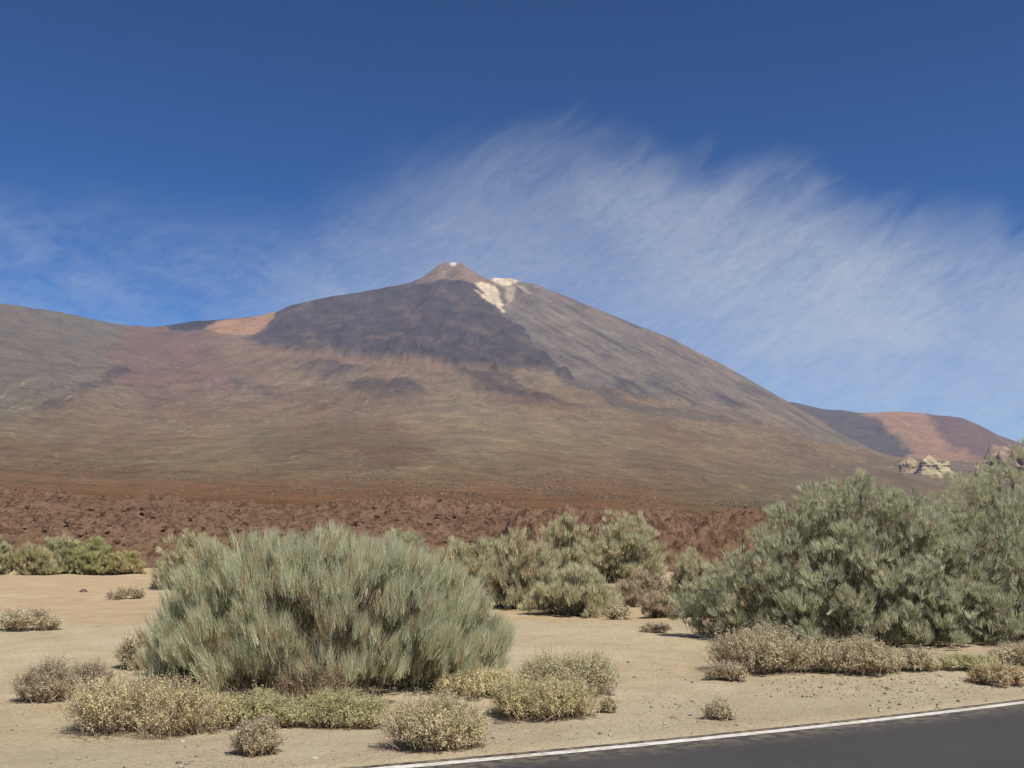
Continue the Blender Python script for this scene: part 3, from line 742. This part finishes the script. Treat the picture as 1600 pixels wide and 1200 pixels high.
SHRUB = dict(a=(0.30, 0.275, 0.165), b=(0.40, 0.365, 0.235), dead=(0.235, 0.175, 0.115), deadf=0.12)
def shrub(loc, w, d, h, label, seed, sprigs=700, per=13, leaf=0.013, nlobes=9, lobe_r=None, pal=None, stalks=160, name='low_shrub', group='pale low shrubs', rz=0.0, lobes=None, heads=True):
    rng = np.random.default_rng(seed); pal = {**SHRUB, **(pal or {})}
    root = empty(name, loc, rz); tag(root, label, 'shrub', group)
    lobe_r = lobe_r or min(h * 0.45, w * 0.22)
    L = lobes or dome_lobes(rng, w, d, h * 0.95, nlobes, lobe_r)
    cp, cn, ck = sample_lobes(rng, L, sprigs, 0.45, -0.2)
    n0 = len(cp); td = unit(cn * 0.8 + np.array([0, 0, 0.75]) + rng.normal(size=cp.shape) * 0.25)
    sl = h * 0.22 * rng.uniform(0.6, 1.3, n0)
    ti = np.repeat(np.arange(n0), per); n = len(ti)
    along = rng.random(n)[:, None]
    pos = cp[ti] + td[ti] * ((along - 0.6) * sl[ti][:, None]) + rng.normal(size=(n, 3)) * (leaf * 1.3)
    pos[:, 2] = np.maximum(pos[:, 2], 0.01)
    lk = rng.random(len(L)); tk = rng.random(n0)
    mv = np.clip(0.4 * lk[ck][ti] + 0.3 * tk[ti] + 0.35 * rng.random(n), 0, 1)[:, None]
    c_ = np.array(pal['a']) * (1 - mv) + np.array(pal['b']) * mv
    dt = (rng.random(n0) < pal['deadf'])[ti]
    c_ = c_ * np.array([1.95, 1.92, 1.86])
    c_ = np.where(dt[:, None], np.array(pal['dead']) * rng.uniform(1.1, 1.7, (n, 1)), c_ * rng.uniform(0.92, 1.06, (n, 1)))
    link('foliage', leaf_mesh('foliage', pos, td[ti] * 0.9 + np.array([0, 0, 0.3]) + rng.normal(size=(n, 3)) * 0.55, leaf * rng.uniform(0.6, 1.4, n), c_, m_leaf, rng), root)
    # twigs: thin woody rods through the crown, some dry stalks standing proud
    tb = cp - td * (sl * 1.6)[:, None]; tb[:, 2] = np.maximum(tb[:, 2], 0.0)
    link_twigs = link('twigs', blade_mesh('twigs', tb, cp + td * (sl * .4)[:, None] - tb, np.linalg.norm(cp + td * (sl * .4)[:, None] - tb, axis=1), np.full(n0, leaf * .55), 0.1 * rng.random(n0),
         np.array(pal['dead']) * rng.uniform(1.0, 1.9, (n0, 1)), m_dry, rng), root)
    stuff(link_twigs)
    if stalks:
        si = rng.choice(n0, stalks); up = unit(td[si] + np.array([0, 0, .5]) + rng.normal(size=(stalks, 3)) * .35)
        up[:, 2] = np.abs(up[:, 2])
        L_ = h * 0.25 * rng.uniform(.5, 1.3, stalks)
        st = link('dry_stalks', blade_mesh('dry_stalks', cp[si], up, L_, np.full(stalks, leaf * .4), 0.2 * rng.random(stalks), np.array((0.36, 0.29, 0.19)) * rng.uniform(.6, 1.2, (stalks, 1)), m_dry, rng), root)
        stuff(st)
        if heads:
            hp = cp[si] + up * (L_ * 0.97)[:, None]; hp = np.repeat(hp, 3, 0)
            sh_ = link('seed_heads', leaf_mesh('seed_heads', hp, rng.normal(size=hp.shape), np.full(len(hp), leaf * .55), np.array((0.44, 0.385, 0.275)) * rng.uniform(.7, 1.15, (len(hp), 1)), m_dry, rng), st); stuff(sh_)
    return root

def span(px0, px1, py_top, py_base, push=0.0):
    """size of a plant whose visible foot is at py_base: (location, width, height)"""
    b = at((px0 + px1) / 2, py_base, push)
    w = (px1 - px0) / F * b.y * 1.0
    h = CAM_H + b.y * float(slope_of(py_top)) - b.z
    return b, w, h

def lobes_px(b, items, depth_base):
    """lobes from (column, row, radius in pixels, depth offset)"""
    out = []
    for px, py, rp, dd in items:
        Y = b.y + dd; r = rp / F * Y
        out.append((float(side_of(px, py)) * Y - b.x, dd, CAM_H + Y * float(slope_of(py)) - b.z, r * 1.12, r * 1.12, r))
    return out
# the large bush in the middle of the sand
b, w, h = span(212, 792, 806, 1078, 0.4)
rng0 = np.random.default_rng(5)
L1 = []
for k in range(60):
    a = 2.39996 * k; u = (k + .5) / 60
    ca, se = (1 - u ** 2.0) ** 0.5, u
    r = 0.36 * rng0.uniform(.75, 1.25) * (1 if u < .85 else .8)
    L1.append((math.cos(a) * ca * (w / 2 - .33), math.sin(a) * ca * 1.15, max(0.30, min(se, .97) ** 0.88 * (h - .36) * rng0.uniform(.97, 1.01)), r * 1.15, r * 1.15, r))
for k in range(16):
    a = k / 16 * 2 * math.pi + rng0.uniform(-.15, .15)
    L1.append((math.cos(a) * (w / 2 - .80), math.sin(a) * .75, 0.26, .36, .36, .26))
broom(b, w, 2.6, h, 'widest round grey green broom bush, alone on the sand at the centre', 7, rods=96000, tufts=4300, rod_len=0.27, rod_w=0.0050, voids=[(q[0], q[1], q[2], q[5]) for q in lobes_px(b, [(648, 948, 19, -.9), (676, 985, 15, -.9), (585, 905, 9, -.7), (450, 920, 8, -1), (556, 1032, 13, -1), (700, 1000, 10, -.8)], 0)], lobes=clumps(np.random.default_rng(8), L1, 4, 0.42), upright=1.15, lobedir=0.3, outdir=0.42, spread=0.27,
      pal=dict(deadf=0.15), fuzz=0.15)

# the tall dark mass on the right
b = at(1330, 1012, 1.3)
items = [(1290, 800, 52, .5), (1345, 795, 56, .7), (1395, 812, 52, .4), (1238, 835, 48, .3), (1200, 872, 46, .0), (1260, 875, 55, -.3), (1330, 870, 62, -.4), (1400, 868, 60, -.2), (1460, 850, 58, .1),
         (1150, 900, 40, -.2), (1205, 920, 52, -.7), (1285, 935, 60, -.9), (1365, 935, 64, -1.0), (1440, 925, 62, -.8), (1515, 905, 62, -.5), (1570, 880, 60, -.2), (1108, 930, 34, .2), (1075, 955, 30, .3), (1130, 955, 34, -.4),
         (1240, 965, 40, -1.2), (1320, 985, 42, -1.3), (1400, 985, 46, -1.4), (1470, 975, 48, -1.3), (1545, 965, 52, -1.1), (1600, 940, 60, -.8), (1660, 900, 66, .0), (1650, 985, 60, -.8), (1720, 950, 70, .0), (1180, 965, 34, -.7), (1520, 835, 55, .8), (1590, 830, 58, .8), (1210, 990, 26, -.9), (1265, 1000, 28, -1.3), (1350, 1005, 30, -1.5), (1430, 1005, 32, -1.5), (1500, 1005, 32, -1.5), (1570, 1000, 34, -1.3), (1640, 1000, 36, -1.2), (1085, 975, 24, .2), (1125, 978, 24, -.2), (1300, 960, 60, -.2), (1400, 960, 70, -.2), (1500, 960, 70, .0), (1590, 950, 70, .2), (1200, 940, 50, .2), (1300, 850, 60, .9), (1380, 860, 64, .9), (1230, 890, 55, .8), (1460, 880, 70, .9), (1160, 925, 40, .6), (1340, 920, 70, .8), (1440, 940, 70, .8), (1540, 900, 70, .9)]
broom(b, 6.0, 3, 2.9, 'largest dark green broom bush, towering on the right above low shrubs', 11, rods=200000, tufts=8200, rod_len=0.145, rod_w=0.0072, core=0.32, core_tint=(0.12, 0.108, 0.07), voids=[(q[0], q[1], q[2], q[5]) for q in lobes_px(b, [(1270, 828, 24, -.4), (1386, 812, 22, -.2), (1435, 842, 24, -.4), (1274, 874, 22, -.9), (1225, 886, 22, -.6), (1319, 978, 30, -1.6), (1405, 1002, 34, -1.7), (1345, 905, 20, -1.1), (1490, 880, 22, -.9), (1160, 930, 22, -.5), (1455, 945, 20, -1.4), (1110, 958, 20, .0), (1380, 888, 18, -1.1), (1540, 870, 20, -.9), (1530, 940, 20, -1.5), (1300, 905, 16, -1.1)], 0)], lobes=clumps(np.random.default_rng(3), lobes_px(b, items, 0), 10, 0.40), upright=0.9, lobedir=0.8, outdir=0.10, inner=0.5, spread=0.30,  # core_tint darkened below the wood's own brown so the hollows read as shade
      pal=dict(green=(0.140, 0.149, 0.094), pale=(0.258, 0.254, 0.166), deadf=0.05))
b = at(1560, 960, 1.5)
items = [(1555, 752, 40, .3), (1500, 778, 36, .0), (1595, 738, 42, .4), (1640, 730, 46, .5), (1462, 806, 34, -.2), (1440, 830, 34, -.2), (1515, 790, 44, .7), (1480, 830, 44, .6), (1550, 800, 46, .8), (1540, 790, 44, -.3), (1590, 800, 48, -.4), (1480, 800, 34, .2), (1650, 780, 52, -.2), (1700, 760, 50, .4), (1580, 850, 50, -.5), (1520, 850, 50, -.4), (1660, 860, 60, -.5), (1590, 910, 50, -.4), (1520, 910, 50, -.3), (1720, 830, 60, 0)]
broom(b, 4.6, 3, 3.6, 'tallest dark green broom bush, rising at the frame edge behind the largest one', 12, rods=70000, tufts=3200, rod_len=0.17, rod_w=0.009, core=0.32, core_tint=(0.12, 0.108, 0.07), voids=[(q[0], q[1], q[2], q[5]) for q in lobes_px(b, [(1514, 792, 17, -.5), (1595, 778, 14, -.3), (1560, 825, 20, -.8)], 0)], lobes=clumps(np.random.default_rng(4), lobes_px(b, items, 0), 8, 0.40), upright=0.75, lobedir=0.75, outdir=0.15, inner=0.62, spread=0.32,  # same darkened core_tint, shade of the hollows put into the rod colour
      pal=dict(green=(0.145, 0.153, 0.100), pale=(0.250, 0.246, 0.166), deadf=0.03))

mid = dict(green=(0.175, 0.172, 0.105), pale=(0.265, 0.248, 0.160), dead=(0.23, 0.17, 0.11), deadf=0.12)
def mid_broom(px0, px1, pt, pb, label, seed, push=0.6, rods=9000, pal=None, nl=16, up=0.8, **kw):
    b, w, h = span(px0, px1, pt, pb, push)
    px = b.y / 1005.0
    r_ = np.random.default_rng(seed + 900); lr = min(h * 0.30, w * .22)
    L = clumps(r_, dome_lobes(r_, w * 0.98, w * 0.75, h - 0.1, nl, lr), 6, 0.42)
    return broom(b, w, w * 0.75, h, label, seed, rods=int(rods * 2.2), tufts=max(260, rods // 13), rod_len=min(0.34, h * 0.14), rod_w=max(.006, px * 0.42), lobes=L, upright=up, lobedir=0.4, outdir=0.2, inner=0.6, spread=0.36, pal={**mid, **(pal or {})}, **kw)
mid_broom(898, 1056, 790, 912, 'tall rounded broom bush in the middle distance against red lava', 21, rods=12000)
mid_broom(826, 935, 800, 915, 'upright broom bush behind and touching the tall rounded one', 22)
mid_broom(736, 896, 822, 957, 'brownish broom bush with bare twiggy patches right of the widest bush', 23, push=1.5, pal=dict(deadf=.25), rods=12000)
mid_broom(822, 985, 874, 963, 'low spreading broom bush in front of the middle bushes', 24, rods=11000, up=1.1, pal=dict(pale=(0.29, 0.275, 0.175)))
mid_broom(664, 792, 828, 935, 'broom bush half hidden behind the right side of the widest bush', 25)
mid_broom(575, 680, 812, 915, 'dark broom bush peeping over the top of the widest bush', 26, pal=dict(green=(0.13, 0.14, 0.085)))
mid_broom(1040, 1140, 862, 968, 'small broom bush beside red lava left of the largest bush', 27, push=1.0)
mid_broom(226, 372, 824, 922, 'smooth domed broom bush behind the left side of the widest bush', 28, pal=dict(pale=(0.26, 0.245, 0.15)))
far_p = dict(green=(0.155, 0.158, 0.085), pale=(0.25, 0.235, 0.135))
mid_broom(-55, 28, 832, 899, 'far broom bush cut by the edge of the picture', 31, pal=far_p)
mid_broom(14, 92, 843, 899, 'yellowish far broom bush second from the picture edge', 32, pal=dict(pale=(0.25, 0.225, 0.125), green=(0.17, 0.16, 0.09)))
mid_broom(58, 142, 830, 898, 'tallest of the far broom bushes beyond the flat sand', 33, pal=far_p)
mid_broom(108, 182, 843, 898, 'green far broom bush right of the tallest far one', 34, pal=dict(green=(0.15, 0.165, 0.075), pale=(0.24, 0.24, 0.115)))
mid_broom(152, 230, 854, 898, 'far broom bush with yellow flowering top at the end of the row', 35, pal=dict(pale=(0.28, 0.235, 0.105), green=(0.165, 0.16, 0.085)))
mid_broom(950, 1012, 900, 950, 'brownish dry dead bush between the middle bushes and the largest bush', 36, pal=dict(green=(0.19, 0.155, 0.105), pale=(0.25, 0.205, 0.145), deadf=.3), rods=4000, name='dry_bush')
mid_broom(1000, 1062, 915, 968, 'grey dry dead bush at the foot of the largest bush', 37, pal=dict(green=(0.20, 0.165, 0.12), pale=(0.27, 0.23, 0.165), deadf=.5), rods=4000, name='dry_bush')

mid_broom(975, 1050, 885, 945, 'brown twiggy dry bush behind the grey dead one', 38, pal=dict(green=(0.18, 0.15, 0.10), pale=(0.24, 0.205, 0.14), deadf=.3), rods=5000, name='dry_bush', push=1.5)
mid_broom(1020, 1085, 905, 960, 'low straw coloured dry bush against the left flank of the largest bush', 39, pal=dict(green=(0.22, 0.175, 0.11), pale=(0.29, 0.245, 0.16), deadf=.3), rods=5000, name='dry_bush', push=1.0)
def low(px0, px1, pt, pb, label, seed, push=0.25, dens=1.0, dep=0.8, pal=None, **kw):
    b, w, h = span(px0, px1, pt, pb, push)
    px = b.y / 1005.0
    leaf = max(0.0088, px * 0.92)
    sp = int(np.clip(dens * 0.60 * w * h / (leaf * leaf) / 1.6, 160, 1950))
    return shrub(b, w, w * dep, h, label, seed, sprigs=sp, leaf=leaf, pal=pal, stalks=kw.pop('stalks', sp // 5), **kw)
yel = dict(a=(0.32, 0.29, 0.165), b=(0.43, 0.385, 0.235))
gry = dict(a=(0.27, 0.245, 0.165), b=(0.37, 0.335, 0.235), deadf=.2)
brn = dict(a=(0.24, 0.205, 0.148), b=(0.32, 0.275, 0.20), deadf=.22)
grn = dict(a=(0.24, 0.24, 0.13), b=(0.33, 0.32, 0.18), deadf=.1)
low(-12, 96, 945, 986, 'pale grey low shrub alone on the far sand at the picture edge', 51, pal=gry)
low(165, 226, 915, 936, 'flat small shrub on the far sand near the domed bush', 52, pal=brn)
low(20, 120, 1022, 1102, 'brownish half dry low shrub nearest the picture edge', 53, pal=brn)
low(95, 178, 1026, 1090, 'grey twiggy low shrub between the brownish and the yellow one', 54, pal=dict(a=(0.23, 0.20, 0.15), b=(0.31, 0.275, 0.205), deadf=.3), push=.5)
low(176, 262, 978, 1052, 'grey green low shrub tucked against the left flank of the widest bush', 55, pal=gry, push=.4)
low(94, 352, 1036, 1150, 'broad yellowish low shrub in front of the left end of the widest bush', 56, pal=yel, dens=1.1, dep=.6, nlobes=16)
low(318, 478, 1072, 1142, 'low green creeping shrub under the front of the widest bush, left half', 57, pal=grn, dep=.5, nlobes=12)
low(455, 615, 1072, 1140, 'low green creeping shrub under the front of the widest bush, right half', 58, pal=grn, dep=.5, nlobes=12)
low(355, 446, 1108, 1186, 'small grey rounded shrub standing forward on the bare sand', 59, pal=gry, push=.2)
low(596, 770, 1068, 1176, 'rounded pale shrub nearest the white road line', 60, pal=dict(a=(0.29, 0.265, 0.165), b=(0.41, 0.365, 0.24)), nlobes=14)
low(760, 935, 1048, 1126, 'yellow green spreading shrub right of the rounded pale one', 61, pal=dict(a=(0.28, 0.262, 0.145), b=(0.39, 0.355, 0.205)), nlobes=14)
low(800, 968, 1008, 1092, 'grey green domed shrub behind the yellow green spreading one', 62, pal=dict(a=(0.25, 0.24, 0.155), b=(0.35, 0.33, 0.215)), nlobes=14)
low(680, 815, 1036, 1098, 'low yellowish shrub at the right foot of the widest bush', 63, pal=yel, push=.4)
low(934, 966, 1086, 1114, 'tiny sprig of shrub beside the yellow green spreading one', 64, pal=gry, push=.05)
low(1092, 1152, 1086, 1126, 'small sparse shrub alone on gravel near the road', 65, pal=gry, push=.1, dens=.7)
low(1104, 1272, 968, 1060, 'tallest pale low shrub before the left half of the largest bush', 66, pal=gry, nlobes=14, push=.4)
low(1235, 1415, 988, 1060, 'long low pale shrub running under the largest bush', 67, pal=gry, nlobes=14, dep=.55)
low(1095, 1168, 1030, 1070, 'small grey shrub at the gravel end of the low shrubs', 68, pal=brn, push=.15)
low(1370, 1470, 1008, 1056, 'low grey mat of shrub bridging the long pale one and the thin green one', 74, pal=gry, dep=.5, nlobes=12)
low(1440, 1560, 1016, 1054, 'thin low green shrub in the shade of the largest bush', 69, pal=grn, dep=.4, nlobes=12)
low(420, 560, 1010, 1092, 'dry shrub with whitish seed heads against the front of the widest bush', 75, push=-.15, dens=.25, pal=dict(a=(0.17, 0.15, 0.10), b=(0.24, 0.20, 0.14), deadf=.5), dep=.4, stalks=420)
low(1512, 1612, 1030, 1076, 'reddish stemmed shrub by the road at the picture edge', 70, pal=dict(a=(0.27, 0.235, 0.15), b=(0.38, 0.335, 0.22), dead=(0.24, 0.12, 0.07), deadf=.2))
low(1542, 1650, 998, 1046, 'pale shrub behind the reddish stemmed one at the picture edge', 71, pal=gry, push=.5)
low(945, 990, 940, 969, 'small pale shrub on sand before the middle bushes', 72, pal=gry)
low(998, 1052, 972, 989, 'thin dry tuft beside the left foot of the largest bush', 73, pal=brn, push=.1)

# ------------------------------------------------------------------ scrub on the lower slope, stones, litter
rng = np.random.default_rng(99)
def blob_stuff(name, pos, rx, rz, colors, mat, rng):
    n = len(pos)
    an = np.linspace(0, 2 * math.pi, 5, endpoint=False)
    ring = np.stack([np.cos(an), np.sin(an), np.full(5, 0.35)], -1)[None] * np.stack([rx, rx, rz], -1)[:, None, :] * rng.uniform(.6, 1.25, (n, 5, 1))
    low = np.stack([np.cos(an + .5), np.sin(an + .5), np.full(5, -0.25)], -1)[None] * np.stack([rx, rx, rz], -1)[:, None, :] * rng.uniform(.6, 1.0, (n, 5, 1))
    top = np.stack([rng.normal(0, .25, n) * rx, rng.normal(0, .25, n) * rx, rz * rng.uniform(.8, 1.2, n)], -1)[:, None]
    v = (np.concatenate([low, ring, top], 1) + pos[:, None]).reshape(-1, 3)
    i = (np.arange(n) * 11)[:, None]; f = []
    for j in range(5):
        k = (j + 1) % 5
        f += [i + [j, k, 5 + j], i + [k, 5 + k, 5 + j], i + [5 + j, 5 + k, 10]]
    return np_mesh(name, v, np.concatenate(f), mat, np.repeat(colors, 11, 0))
n = 22000
yy = 430 * (2000 / 430) ** rng.random(n); tt = rng.uniform(-.66, .66, n); xx = tt * yy
dn = sst(-.25, .35, fbm(xx / 120, yy / 260, 4, 611))
pxu = column_of(tt, 0.08)
keep = rng.random(n) < dn * (0.1 + 0.9 * sst(520, 850, yy)) * (0.35 + 0.65 * sst(350, 700, pxu))
xx, yy = xx[keep], yy[keep]; n = len(xx)
sz = rng.uniform(.4, 1.15, n) * (1 + 0.8 * sst(500, 1800, yy))
pal_ = np.array([(0.21, 0.172, 0.105), (0.34, 0.275, 0.165), (0.26, 0.205, 0.13), (0.17, 0.112, 0.072)])
ci = rng.choice(4, n, p=[.36, .22, .27, .15])
scrub = link('slope_scrub', blob_stuff('slope_scrub', np.stack([xx, yy, slope_z(xx, yy) + .15 * sz], -1), sz, sz * .7, pal_[ci] * rng.uniform(.8, 1.2, (n, 1)), m_leaf, rng))
tag(scrub, 'countless dry scrub tufts speckling the lower slope', kind='stuff')
n = 4000
yy = rng.uniform(108, 300, n); xx = rng.uniform(-.7, .7, n) * yy
tf = (xx / yy - lt[0]) / (lt[1] - lt[0]); jj = np.clip(tf.round().astype(int), 0, LT - 1); ii = np.clip(np.searchsorted(ly, yy), 0, LR - 1)
sz = rng.uniform(.12, .4, n) * rng.uniform(.6, 1.6, n)
rub = link('lava_rubble', blob_stuff('lava_rubble', np.stack([xx, yy, lz[ii, jj] + .1], -1), sz, sz * .9, np.zeros((n, 3)), m_lava, rng))
tag(rub, 'loose clinker blocks strewn over the red lava', kind='stuff')
m_stone, nt, p, _ = new_mat('loose_stone')
c = mixc(nt, ramp(nt, noise_n(nt, nd(nt, 'ShaderNodeTexCoord').outputs['Object'], 30, 3, .6), [(.3, 0.0), (.7, 1.0)]), attr_n(nt, 'tint'), mixc(nt, 1.0, attr_n(nt, 'tint'), (.7, .68, .66), 'MULTIPLY'))
nt.links.new(c, p.inputs['Base Color'])
n = 8000
xx = rng.uniform(-6, 11, n); off = rng.gamma(1.7, 1.3, n) + .1; yy = road_edge_y(xx) + .2 + off
keep = rng.random(n) < sst(-.2, .35, fbm(xx / 1.7, yy / 1.7, 3, 71)) * (0.35 + 0.65 * sst(0, 3, xx)); xx, yy = xx[keep], yy[keep]; n = len(xx)
sz = rng.uniform(.006, .015, n) * rng.choice([1, 1, 1, 1, 1, 2.0], n)
gp = link('gravel', blob_stuff('gravel', np.stack([xx, yy, ground_z(xx, yy) + sz * .15], -1), sz, sz * .7, np.array((0.38, 0.325, 0.235)) * rng.choice([.4, .7, .85, 1.0, 1.15], (n, 1)), m_stone, rng))
tag(gp, 'fine pale gravel scattered along the road verge', kind='stuff')
n = 1800
ci = rng.integers(0, 9, n); cs = [at(*q) for q in ((60, 1108), (220, 1152), (400, 1190), (680, 1184), (850, 1134), (1120, 1130), (1250, 1068), (1450, 1062), (1550, 1084))]
bp = np.array([cs[k] for k in ci], float) + rng.normal(size=(n, 3)) * (.55, .30, 0)
bp[:, 2] = ground_z(bp[:, 0], bp[:, 1]) + .004
ok = beyond_road(bp[:, 0], bp[:, 1]) > .15
bp = bp[ok]; n = len(bp)
lt_ = link('twig_litter', blade_mesh('twig_litter', bp, rng.normal(size=(n, 3)) * (1, 1, .12) + (0, 0, .12), rng.uniform(.015, .05, n), rng.uniform(.003, .005, n), .3 * rng.random(n), np.array((.26, .20, .135)) * rng.uniform(.5, 1.7, (n, 1)), m_dry, rng))
tag(lt_, 'dry twig litter lying on the sand round the shrubs', kind='stuff')
def stone(px, py, r, label, tint_, seed):
    rg = np.random.default_rng(seed); b = at(px, py)
    th = np.linspace(0, 2 * math.pi, 10, endpoint=False); ph = np.linspace(-.5, 1.5, 6)
    P, H = np.meshgrid(ph, th, indexing='ij'); k = r * (1 + .3 * fbm(np.cos(H) * 1.4 + seed, np.sin(H) * 1.4 + P, 3, seed))
    v = np.stack([np.cos(H) * np.cos(P) * k * 1.3, np.sin(H) * np.cos(P) * k, np.sin(P) * k * .75], -1).reshape(-1, 3)
    o = link('stone', np_mesh('stone', v, grid_faces(6, 10, True), m_stone, np.tile(np.array(tint_), (len(v), 1))))
    o.location = b; o.rotation_euler = (0, 0, seed); return tag(o, label, 'stone', 'loose stones on the sand')
stone(130, 925, .17, 'dark reddish stone alone on the far sand flat', (.14, .085, .06), 2)
stone(492, 1186, .026, 'pale flat stone on sand near the small grey rounded shrub', (.42, .37, .29), 3)
stone(1052, 1121, .03, 'dark pebble on the gravel left of the small sparse shrub', (.2, .16, .12), 4)
stone(285, 1158, .03, 'small tan stone at the front foot of the broad yellowish shrub', (.40, .34, .26), 5)
stone(780, 1128, .04, 'dark stone between the rounded pale and the yellow green shrubs', (.16, .12, .09), 6)

# ------------------------------------------------------------------ haze
m_haze = bpy.data.materials.new('haze_air'); m_haze.use_nodes = True
nt = m_haze.node_tree; nt.nodes.clear()
pv = nt.nodes.new('ShaderNodeVolumePrincipled'); pv.inputs['Color'].default_value = (0.46, 0.63, 1.0, 1); pv.inputs['Density'].default_value = 4.2e-5
pv.inputs['Anisotropy'].default_value = 0.0
ho = nt.nodes.new('ShaderNodeOutputMaterial'); nt.links.new(pv.outputs[0], ho.inputs['Volume'])
hv_ = np.array([(x, y, z) for z in (-2.5, 1700) for x, y in ((-9100, -9100), (9100, -9100), (9100, 9100), (-9100, 9100))], float)
hf_ = np.array([(3, 2, 1, 0), (4, 5, 6, 7), (0, 1, 5, 4), (1, 2, 6, 5), (2, 3, 7, 6), (3, 0, 4, 7)])
haze = link('haze', np_mesh('haze', hv_, hf_, m_haze))
tag(haze, 'thin blue haze in the air', kind='stuff')
